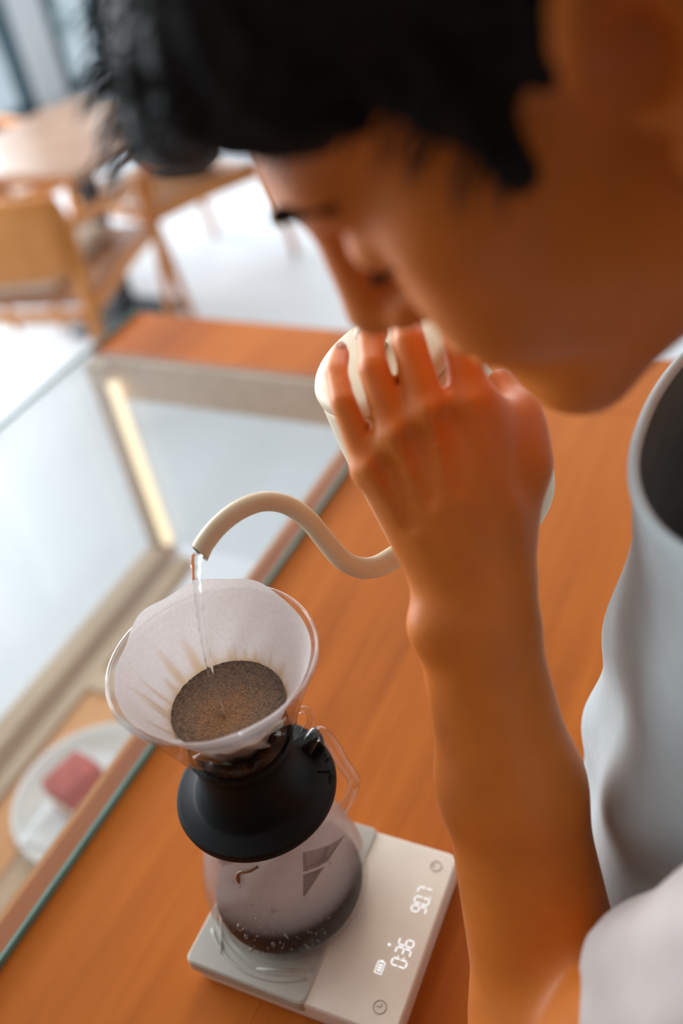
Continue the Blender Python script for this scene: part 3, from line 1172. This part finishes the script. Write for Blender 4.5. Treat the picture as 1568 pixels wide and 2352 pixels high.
# slanted mouth: shear the last rings, and an inner wall
n_ = 20
T, U_, W_ = fr[-1]
for ri in range(m-5, m):
    g = (ri-(m-6))/5
    for k in range(n_):
        p = np.array(vs[ri*n_+k])
        off = (p-np.array(sp[ri]))
        vs[ri*n_+k] = p-T*(off@up)*g*0.9
inn = []
for ri in range(m-1, m-22, -1):
    for k in range(n_):
        p = np.array(vs[ri*n_+k])
        inn.append(np.array(sp[ri])+(p-np.array(sp[ri]))*.84)
o0 = len(vs)
vs = list(vs)+inn
for k in range(n_):
    l = (k+1) % n_
    fs.append(((m-1)*n_+k, (m-1)*n_+l, o0+l, o0+k))
for i in range(20):
    for k in range(n_):
        l = (k+1) % n_
        fs.append((o0+i*n_+k, o0+i*n_+l, o0+(i+1)*n_+l, o0+(i+1)*n_+k))
spo = pydata('spout', vs, fs, [M_KETTLE, M_STEEL], ket)
nf = len(spo.data.polygons)
for p in spo.data.polygons:
    if min(p.vertices) >= o0:
        p.material_index = 1
hp = [at(905, 905, .545), at(915, 890, .510), at(960, 905, .493), at(1040, 945, .489), at(1120, 985, .492), at(1175, 1050, .512), at(1195, 1110, .550), at(1175, 1150, .585)]
vs, fs = tube(catmull(hp, 6), [.007, .0085, .009, .009, .0085, .0075], 16, True)
pydata('handle', vs, fs, M_KETTLE, ket)

# water stream
tip = at(452, 1272, .519)
wp = [tip, at(450, 1305, .520), at(453, 1350, .522), at(458, 1400, .526), at(468, 1470, .532), at(484, 1545, .5385), at(498, 1600, .543), pour-V3(0, 0, .001)]
vs, fs = tube(catmull(wp, 10), [.0034, .0027, .0023, .0020, .0019, .0017, .0019, .0016, .0018], 14, True)
vs = [np.array(v)+V3(.0002*math.sin(v[2]*900), .0002*math.cos(v[2]*700), 0) for v in vs]
tag(pydata('water_stream', vs, fs, M_WATER), 'thin clear water stream falling from the spout into the coffee', 'water')

# ================================================================== person
per = empty('person', (0.12, 0.42, FZ), 'person in grey blue apron and pale shirt bending over and pouring with the left hand', 'person')
HQ = V3(-0.104, 0.335, 0.577)
HM = np.array([[-0.6567, 0.5167, -0.5493], [-0.3883, -0.8561, -0.3411], [-0.6465, -0.0107, 0.7628]])


def hl(f, l, u):
    return HQ+HM@V3(f, l, u)


B = Field((-.32, .06, -.12), (.36, .80, .80), .0026)
# ---- torso and neck
NECK = V3(.055, .415, .455)
CH = V3(.13, .42, .30)
PEL = V3(.15, .42, -.06)
for s in (-1, 1):
    B.cone(CH+V3(0, s*.075, .02), PEL+V3(0, s*.06, 0), .085, .095, .03)
LSH = V3(.085, .215, .345)
RSH = V3(.125, .625, .36)
B.cone(LSH+V3(0, .02, 0), RSH-V3(0, .02, 0), .052, .052, .04)
B.cone(NECK+V3(.03, 0, -.05), NECK+V3(-.01, 0, .01), .075, .058, .04)
B.cone(NECK, hl(-.045, 0, -.06), .058, .056, .03)
# right arm hanging behind the torso
REL = V3(.20, .66, .08)
B.cone(RSH, REL, .046, .038, .03)
B.cone(REL, V3(.20, .64, -.10), .036, .03, .02)
# ---- head
HR = HM
B.ell(hl(-.012, 0, .030), (.096, .073, .085), HR, .02)
B.ell(hl(.036, 0, -.035), (.058, .060, .085), HR, .02)
B.ell(hl(.046, 0, .030), (.046, .056, .030), HR, .02)
for s in (-1, 1):
    B.cone(hl(.000, s*.050, -.080), hl(.070, s*.018, -.112), .020, .019, .025)
    B.ell(hl(.058, s*.040, -.048), (.032, .024, .034), HR, .02)
    B.cone(hl(.078, s*.034, .019), hl(.086, s*.010, .017), .013, .013, .014)
    B.ell(hl(.052, s*.052, -.012), (.025, .016, .02), HR, .02)
B.ell(hl(.070, 0, -.112), (.022, .026, .018), HR, .02)
B.ell(hl(.074, 0, -.07), (.022, .028, .028), HR, .02)
# neck front joins the jaw
B.cone(hl(-.01, 0, -.085), NECK+V3(-.02, 0, -.01), .046, .05, .03)
for s in (-1, 1):
    B.ell(hl(.098, s*.031, -.006), (.014, .017, .011), HR, .012, True)
    B.ell(hl(.080, s*.031, -.006), (.0125, .015, .011), HR, .004)
B.cone(hl(.091, 0, .008), hl(.108, 0, -.034), .0075, .0115, .010)
B.ell(hl(.108, 0, -.037), (.012, .012, .010), HR, .006)
for s in (-1, 1):
    B.ell(hl(.098, s*.0135, -.041), (.010, .008, .0075), HR, .005)
    B.ell(hl(.106, s*.007, -.049), (.004, .0035, .004), HR, .003, True)
B.ell(hl(.094, 0, -.068), (.009, .023, .006), HR, .005)
B.ell(hl(.092, 0, -.080), (.009, .020, .0065), HR, .005)
B.ell(hl(.103, 0, -.074), (.008, .021, .0012), HR, .003, True)
for s in (-1, 1):
    # ear: plate, helix rim, hollow concha, lobe
    B.ell(hl(-.014, s*.079, -.014), (.017, .008, .030), HR, .008)
    pts = [hl(-.014+.021*math.cos(t), s*(.086+.006*math.sin(t*.5)), -.010+.034*math.sin(t)) for t in np.radians(np.arange(20, 281, 20))]
    for a, b in zip(pts[:-1], pts[1:]):
        B.cone(a, b, .0042, .0042, .003)
    B.ell(hl(-.009, s*.088, -.008), (.0125, .020, .019), HR, .003, True)
    B.ell(hl(-.001, s*.080, -.038), (.0065, .016, .008), HR, .003, True)
    B.cone(hl(-.006, s*.084, -.010), hl(.002, s*.066, -.010), .0065, .004, .003, True)
    B.ell(hl(-.005, s*.082, -.042), (.008, .005, .009), HR, .005)
# ---- left arm
EL = at(1262, 2455, .535)
B.cone(LSH, EL, .042, .036, .03)
WL, WR_ = at(1030, 1432, .489), at(1152, 1430, .491)
EA, EB = at(1225, 2330, .535), at(1300, 2290, .535)
ML, MR = at(1118, 1800, .512), at(1215, 1800, .516)
B.cone(WL, ML, .0165, .0235, .02)
B.cone(ML, EA, .0235, .031, .02)
B.cone(WR_, MR, .0165, .0265, .02)
B.cone(MR, EB, .0265, .036, .02)
B.cone(EA, EL, .031, .038, .02)
B.cone(EB, EL, .036, .038, .02)
B.cone((WL+WR_)/2, (ML+MR)/2, .020, .027, .015)
B.ell(at(992, 1440, .482), (.009, .009, .009), None, .012)
# ---- left hand (back of the hand toward the camera, fingers over the handle)
J = {
    'pinky': [(850, 1078, .472), (788, 925, .470), (772, 855, .483), (782, 812, .498)],
    'ring': [(908, 1000, .465), (858, 848, .465), (850, 785, .478), (866, 762, .497)],
    'middle': [(980, 945, .461), (940, 790, .462), (930, 735, .476), (932, 722, .497)],
    'index': [(1078, 925, .464), (1058, 795, .465), (1046, 742, .478), (1044, 730, .498)],
}
RADS = {'pinky': (.0084, .0067, .0061, .0052), 'ring': (.0094, .0078, .0071, .0062), 'middle': (.0100, .0084, .0076, .0066), 'index': (.0100, .0084, .0076, .0066)}
CARP = {'pinky': (1030, 1345, .487), 'ring': (1072, 1335, .484), 'middle': (1112, 1330, .484), 'index': (1150, 1335, .487)}
HW = at(1092, 1400, .489)
B.cone(WL, at(1035, 1350, .488), .0165, .0165, .015)
B.cone(WR_, at(1145, 1350, .489), .0165, .0165, .015)
for f in J:
    mcp = at(*J[f][0])
    B.cone(at(*CARP[f]), mcp, .0150, .0088, .010)
    # knuckle
    B.ell(mcp-fw*.0015, (.0095,)*3, None, .006)
palm = [at(960, 1120, .480), at(1050, 1090, .478), at(1120, 1180, .486), at(1020, 1250, .487)]
B.cone(palm[0], palm[3], .013, .015, .02)
B.cone(palm[1], palm[2], .014, .017, .02)
for f in J:
    P = [at(*q) for q in J[f]]
    R_ = RADS[f]
    for i in range(3):
        B.cone(P[i], P[i+1], R_[i], R_[i+1], .0030 if i == 0 else .0012)
# thumb along the handle
TH = [at(1150, 1300, .496), at(1196, 1075, .494), at(1186, 945, .498), at(1150, 880, .510)]
for i, (a, b) in enumerate(((.017, .0135), (.0130, .0105), (.0105, .0080))):
    B.cone(TH[i], TH[i+1], a, b, .010 if i == 0 else .004)
B.cone(at(1120, 1010, .478), at(1190, 1060, .492), .010, .012, .018)
B.cone(at(1100, 940, .470), at(1188, 985, .494), .010, .011, .015)
# tendons and the hollows between them on the back of the hand
for f in J:
    a, b = at(*J[f][0]), at(*CARP[f])
    B.cone(a-fw*.0105, a+(b-a)*.75-fw*.0148, .0036, .0024, .004)
for (x1, y1, d1), (x2, y2, d2), r1 in (((1030, 970, .4515), (1055, 1120, .4565), .0058), ((948, 1015, .4535), (990, 1150, .4590), .0050), ((885, 1078, .4595), (945, 1210, .4635), .0045)):
    B.cone(at(x1, y1, d1), at(x2, y2, d2), r1*1.1, r1*.4, .005, True)
V, Q = B.mesh()
V = relax(V, Q, 2, .5)
body = fast_mesh('body', V, Q, M_SKIN, per)
del B
# finger nails
for f in ('pinky', 'ring'):
    P = [at(*q) for q in J[f]]
    d = P[3]-P[2]
    d /= np.linalg.norm(d)
    c = P[3]-fw*RADS[f][3]*.62+up*RADS[f][3]*.62
    nrm = (-fw+up)/np.linalg.norm(-fw+up)
    sidev = np.cross(d, nrm)
    sidev /= np.linalg.norm(sidev)
    fwd = np.cross(nrm, sidev)
    vs, fs = [], []
    for i in range(5):
        for j in range(5):
            a, b = (i/4-.5)*2, (j/4-.5)*2
            q = math.sqrt(max(0, 1-.35*a*a*b*b))
            vs.append(c+sidev*a*.0034*q+fwd*b*.0042*q+nrm*(.0012-.0016*a*a-.0006*b*b))
    for i in range(4):
        for j in range(4):
            k = i*5+j
            fs.append((k, k+1, k+6, k+5))
    pydata('fingernail', vs, fs, M_NAIL, per, fix=False)

# ---- hair
Hf = Field((-.36, .14, .40), (.14, .56, .80), .003)
Hf.ell(hl(-.018, 0, .046), (.104, .083, .091), HR, .01)
Hf.ell(hl(.050, 0, .082), (.050, .062, .024), HR, .015)
Hf.ell(hl(.058, 0, .066), (.041, .064, .026), HR, .012)
Hf.ell(hl(.085, 0, .068), (.030, .050, .019), HR, .012)
for s in (-1, 1):
    Hf.ell(hl(.056, s*.034, .052), (.034, .032, .026), HR, .010)
    Hf.cone(hl(.030, s*.066, .02), hl(.031, s*.068, -.014), .012, .0065, .006)
# carve away everything below the hairline
hline = [(-.2, -.09), (-.08, -.075), (-.055, -.05), (-.042, -.02), (-.034, .012), (-.013, .010), (.0, .004), (.012, -.004), (.024, -.018), (.036, -.020), (.040, -.008), (.044, .004), (.059, .022), (.070, .036), (.079, .046), (.086, .053), (.100, .056), (.2, .056)]
sl, X = Hf.sub(Hf.lo, Hf.lo+Hf.h*Hf.n)
qloc = (X-HQ.astype(np.float32))@HM.astype(np.float32)
hz = np.interp(qloc[..., 0], [a for a, b in hline], [b for a, b in hline]).astype(np.float32)
wob = .0015*np.sin(qloc[..., 0]*700)*np.sin(qloc[..., 1]*600)
Hf.cut(sl, (qloc[..., 2]-hz-wob)*.7, .004)
# locks: gentle relief of the surface
rel = np.sin(qloc[..., 0]*260+3*np.sin(qloc[..., 2]*70))*np.sin(qloc[..., 1]*230+2*np.sin(qloc[..., 0]*60))
Hf.F += (.0022*rel).astype(np.float32)
V, Q = Hf.mesh()
V = relax(V, Q, 2, .5)
hair = fast_mesh('hair', V, Q, M_HAIR, per)
del Hf, X, qloc
# loose strands at fringe, crown and sides
vs, fs = [], []
r2 = random.Random(12)
hv = V
hc = hl(-.02, 0, .02)
for i in range(2600):
    p = hv[r2.randrange(len(hv))]
    lq = HM.T@(p-HQ)
    n_ = p-hc
    n_ /= np.linalg.norm(n_)
    if lq[2] < np.interp(lq[0], [a for a, b in hline], [b for a, b in hline])+.016:
        continue
    d = n_*.7+HM@V3(.45, 0, -.10)+V3(r2.gauss(0, .25), r2.gauss(0, .25), r2.gauss(0, .25))
    d /= np.linalg.norm(d)
    ln = .010+.008*r2.random()
    P = [p-n_*.003, p+d*ln*.5, p+d*ln+HM@V3(.002, 0, -.003)]
    v_, f2 = tube(P, [.0008, .0007, .0002], 4, False)
    k0 = len(vs)
    vs += v_
    fs += [tuple(q+k0 for q in ff) for ff in f2]
hs = pydata('hair_strands', vs, fs, M_HAIR, per, fix=False)
hs['kind'] = 'stuff'
# eyebrows
for s in (-1, 1):
    pts = [hl(.0985, s*.012, .0175), hl(.098, s*.024, .0225), hl(.090, s*.038, .0235), hl(.078, s*.050, .018)]
    vs, fs = tube(catmull(pts, 5), [.0022, .0034, .0030, .0014], 8)
    pydata('eyebrow', vs, fs, M_BROW, per)
    pts = [hl(.088, s*.019, -.013), hl(.0935, s*.031, -.0165), hl(.083, s*.044, -.013)]
    vs, fs = tube(catmull(pts, 5), [.0008, .0015, .0010], 6)
    pydata('eyelashes', vs, fs, M_BROW, per)

# ---- shirt
T_ = Field((-.14, .04, -.16), (.40, .84, .56), .006)
for s in (-1, 1):
    T_.cone(CH+V3(0, s*.078, .02), PEL+V3(0, s*.065, -.03), .094, .106, .03)
T_.cone(LSH+V3(0, .02, 0), RSH-V3(0, .02, 0), .064, .064, .04)
T_.cone(NECK+V3(.035, 0, -.05), NECK+V3(.01, 0, -.02), .084, .068, .03)
ua = (EL-LSH)/np.linalg.norm(EL-LSH)
LEN = float(np.linalg.norm(EL-LSH))
T_.cone(LSH+V3(0, 0, -.006), LSH+ua*(LEN*.98)+V3(0, 0, -.004), .058, .050, .03)
T_.cone(RSH, RSH+(REL-RSH)*.8, .062, .058, .03)
sl, X = T_.sub(T_.lo, T_.lo+T_.h*T_.n)
rel = X-LSH.astype(np.float32)
tt = rel@ua.astype(np.float32)
near = np.linalg.norm(rel-tt[..., None]*ua.astype(np.float32), axis=-1) < .085
hem = np.where(near & (tt > LEN*.5), (tt-LEN*.605), -.06).astype(np.float32)
T_.F = np.maximum(T_.F, hem)
T_.F += (.0028*np.sin(X[..., 2]*70+X[..., 1]*55)*np.sin(X[..., 1]*60-X[..., 0]*90)).astype(np.float32)
V, Q = T_.mesh()
V = relax(V, Q, 2, .5)
fast_mesh('shirt', V, Q, M_SHIRT, per)
del T_, X, rel, tt, near, hem

# ---- trousers and shoes (behind the counter)
G = Field((.0, .2, FZ-.01), (.36, .64, .02), .010)
for s in (-1, 1):
    hip = V3(.16, .42+s*.08, -.10)
    kn = V3(.14, .42+s*.09, -.46)
    an = V3(.19, .42+s*.09, -.84)
    G.cone(hip, kn, .095, .065, .03)
    G.cone(kn, an, .065, .048, .02)
    G.cone(an+V3(.02, 0, -.020), an+V3(-.10, 0, -.022), .036, .034, .01)
V, Q = G.mesh()
fast_mesh('trousers', relax(V, Q, 1), Q, M_TROUSER, per)

# ---- apron: bib standing off the chest, skirt hanging at the counter edge
zs = [.40, .375, .35, .32, .28, .24, .20, .16, .12, .08, .04, .0, -.05, -.12, -.25, -.40]
xf = [-.0709, -.0694, -.067, -.0661, -.0718, -.076, -.0793, -.0839, -.0891, -.0935, -.0965, -.0985, -.098, -.098, -.09, -.085]
na, nz = 72, 90
vs, fs = [], []
for i in range(nz+1):
    q = i/nz
    for k in range(na+1):
        ph = math.radians(-84+168*k/na)
        top = .366+(.05 if ph < 0 else .014)*(abs(ph)/1.47)**1.5
        z = top+(-.40-top)*q
        zz = min(z, .40)
        x0 = np.interp(-zz, [-a for a in zs], xf)
        ax = np.interp(-zz, [.0-.40, 0.2, .4], [.10, .11, .11])
        x = x0+ax-ax*math.cos(ph)
        y = .41+.15*math.sin(ph)
        f_ = .0045*math.sin(ph*9+z*14)*min(1, q*4)+.003*math.sin(z*60+ph*5)*min(1, q*5)
        if -.10 < z < .02:
            f_ = min(f_, 0)
        x -= f_*math.cos(ph)
        y += f_*math.sin(ph)
        vs.append((x, y, z))
for i in range(nz):
    for k in range(na):
        a = i*(na+1)+k
        fs.append((a, a+1, a+na+2, a+na+1))
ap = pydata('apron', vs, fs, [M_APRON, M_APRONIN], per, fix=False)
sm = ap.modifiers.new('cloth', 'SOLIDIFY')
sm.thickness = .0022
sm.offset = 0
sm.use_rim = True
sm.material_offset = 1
# hem binding along the bib's top
pts = [np.array(vs[k]) for k in range(na+1)]
v_, f_ = tube(pts, .0030, 8, True)
pydata('apron_hem', v_, f_, M_APRON, per)
for e, s in ((0, -1), (na, 1)):
    p0 = np.array(vs[e])
    pp = catmull([p0, p0+V3(.05, -s*.03, .035), NECK+V3(.07, s*.05, .03), NECK+V3(.10, s*.01, .035)], 6)
    v_, f_ = tube(pp, .010, 8, True, .2)
    pydata('apron_strap', v_, f_, M_APRON, per)

# ================================================================== seating group
def chair_parts(root):
    L = dict(parent=root, world=False)

    def bar(name, pts, r, flat=1.0, mat=M_CHAIR):
        v_, f_ = tube(catmull(pts, 4), r, 10, True, flat)
        return pydata(name, v_, f_, mat, **L)
    for s in (-1, 1):
        bar('leg', [(s*.25, -.36, 0), (s*.25, -.30, .38), (s*.245, -.27, .62), (s*.24, -.29, .72)], [.014, .022, .020, .016])
        bar('leg', [(s*.27, .32, 0), (s*.25, .26, .38), (s*.245, .23, .575)], [.013, .021, .021])
        bar('armrest', [(s*.245, .245, .58), (s*.262, .10, .595), (s*.262, -.12, .615), (s*.245, -.27, .63)], [.018, .024, .022, .018], .7)
        bar('side_rail', [(s*.25, .25, .40), (s*.25, 0, .395), (s*.25, -.29, .375)], .022, .6)
    bar('front_rail', [(-.25, .255, .39), (0, .26, .39), (.25, .255, .39)], .02, .6)
    bar('rear_rail', [(-.25, -.30, .37), (0, -.30, .37), (.25, -.30, .37)], .022, .6)
    # curved plywood backrest
    vs, fs = [], []
    n1, n2 = 16, 6
    for t in (0, .016):
        for i in range(n1+1):
            for j in range(n2+1):
                u = i/n1*2-1
                h = j/n2
                x = u*.245
                y = -.30+t-.035*(1-u*u)
                z = .50+.225*h+.012*(1-u*u)*(1 if h > .5 else -1)
                vs.append((x, y, z))
    A = (n1+1)*(n2+1)
    for i in range(n1):
        for j in range(n2):
            k = i*(n2+1)+j
            fs += [(k, k+1, k+n2+2, k+n2+1), (A+k, A+k+n2+1, A+k+n2+2, A+k+1)]
    for i in range(n1):
        for j in (0, n2):
            k = i*(n2+1)+j
            fs.append((k, k+n2+1, A+k+n2+1, A+k))
    for j in range(n2):
        for i in (0, n1):
            k = i*(n2+1)+j
            fs.append((k, k+1, A+k+1, A+k))
    pydata('backrest', vs, fs, M_CHAIR, **L)
    bm = bmesh.new()
    bm_box(bm, (-.235, -.27, .385), (.235, .25, .425), .012)
    from_bm('seat', bm, M_TABLE, smooth=False, **L)


G_CH = 'wooden armchairs round the cafe table'
ch = empty('wooden_armchair', (-2.235, 2.17, FZ), 'orange wooden armchair with its curved back to the counter, nearest at left', 'chair', G_CH, math.radians(13))
chair_parts(ch)
bm = bmesh.new()
bm_box(bm, (-.21, -.26, .425), (.13, .16, .475), .02)
from_bm('seat_cushion', bm, M_CUSHION, ch, True, False)


def dup_chair(loc, rz, label):
    r = ch.copy()
    COL.objects.link(r)
    r.location = loc
    r.rotation_euler = (0, 0, rz)
    r['label'] = label
    for c in list(ch.children):
        if c.name.startswith('seat_cushion'):
            continue
        d = c.copy()
        COL.objects.link(d)
        d.parent = r
    return r


dup_chair((-2.27, 2.87, FZ), math.radians(163), 'wooden armchair facing the counter across the cafe table, half hidden by the dark hair')
dup_chair((-3.05, 2.68, FZ), math.radians(262), 'wooden armchair at the left picture edge beyond the cafe table')
# cushion/bag on the far chair
bm = bmesh.new()
bmesh.ops.create_icosphere(bm, subdivisions=4, radius=1.0)
for v in bm.verts:
    c = v.co
    n = 1+.10*smooth_noise(c.x*3, c.y*3, c.z*3)
    v.co = Vector((math.copysign(abs(c.x)**.7, c.x)*.17*n, math.copysign(abs(c.y)**.8, c.y)*.09*n, math.copysign(abs(c.z)**.7, c.z)*.12*n))
cu = empty('cloth_bag', (-2.22, 2.93, FZ+.425), 'crumpled dark grey cloth bag on the far chair seat', 'bag', rz=.3)
bmesh.ops.translate(bm, verts=bm.verts, vec=(0, 0, .118))
from_bm('bag_body', bm, M_GREYBAG, cu, True, False)
v_, f_ = tube(catmull([(-.08, 0, .22), (-.05, 0, .30), (.05, 0, .30), (.08, 0, .22)], 5), .010, 8, True, .5)
pydata('bag_strap', v_, f_, M_GREYBAG, cu, world=False)

tb = empty('cafe_table', (-2.23, 2.42, FZ), 'wooden cafe table with clipped corners and black pedestal reflecting the daylight', 'table')
poly = [(-1.945, 2.06), (-1.925, 2.40), (-2.02, 2.60), (-2.20, 2.74), (-2.46, 2.79), (-2.53, 2.66), (-2.56, 2.35), (-2.54, 2.14), (-2.42, 2.055)]
bm = bmesh.new()
top = [bm.verts.new((x, y, -.16)) for x, y in poly]
bot = [bm.verts.new((x, y, -.195)) for x, y in poly]
bm.faces.new(top)
bm.faces.new(bot[::-1])
for k in range(len(poly)):
    l = (k+1) % len(poly)
    bm.faces.new((top[l], top[k], bot[k], bot[l]))
bmesh.ops.bevel(bm, geom=bm.edges[:], offset=.004, segments=2, affect='EDGES')
bmesh.ops.recalc_face_normals(bm, faces=bm.faces)
from_bm('tabletop', bm, M_TABLE, tb)
box('pedestal', (-2.365, 2.50, FZ+.02), (-2.305, 2.56, -.195), M_BLACK, tb, bev=.004)
box('foot_plate', (-2.50, 2.37, FZ), (-2.17, 2.69, FZ+.02), M_BLACK, tb, bev=.004)
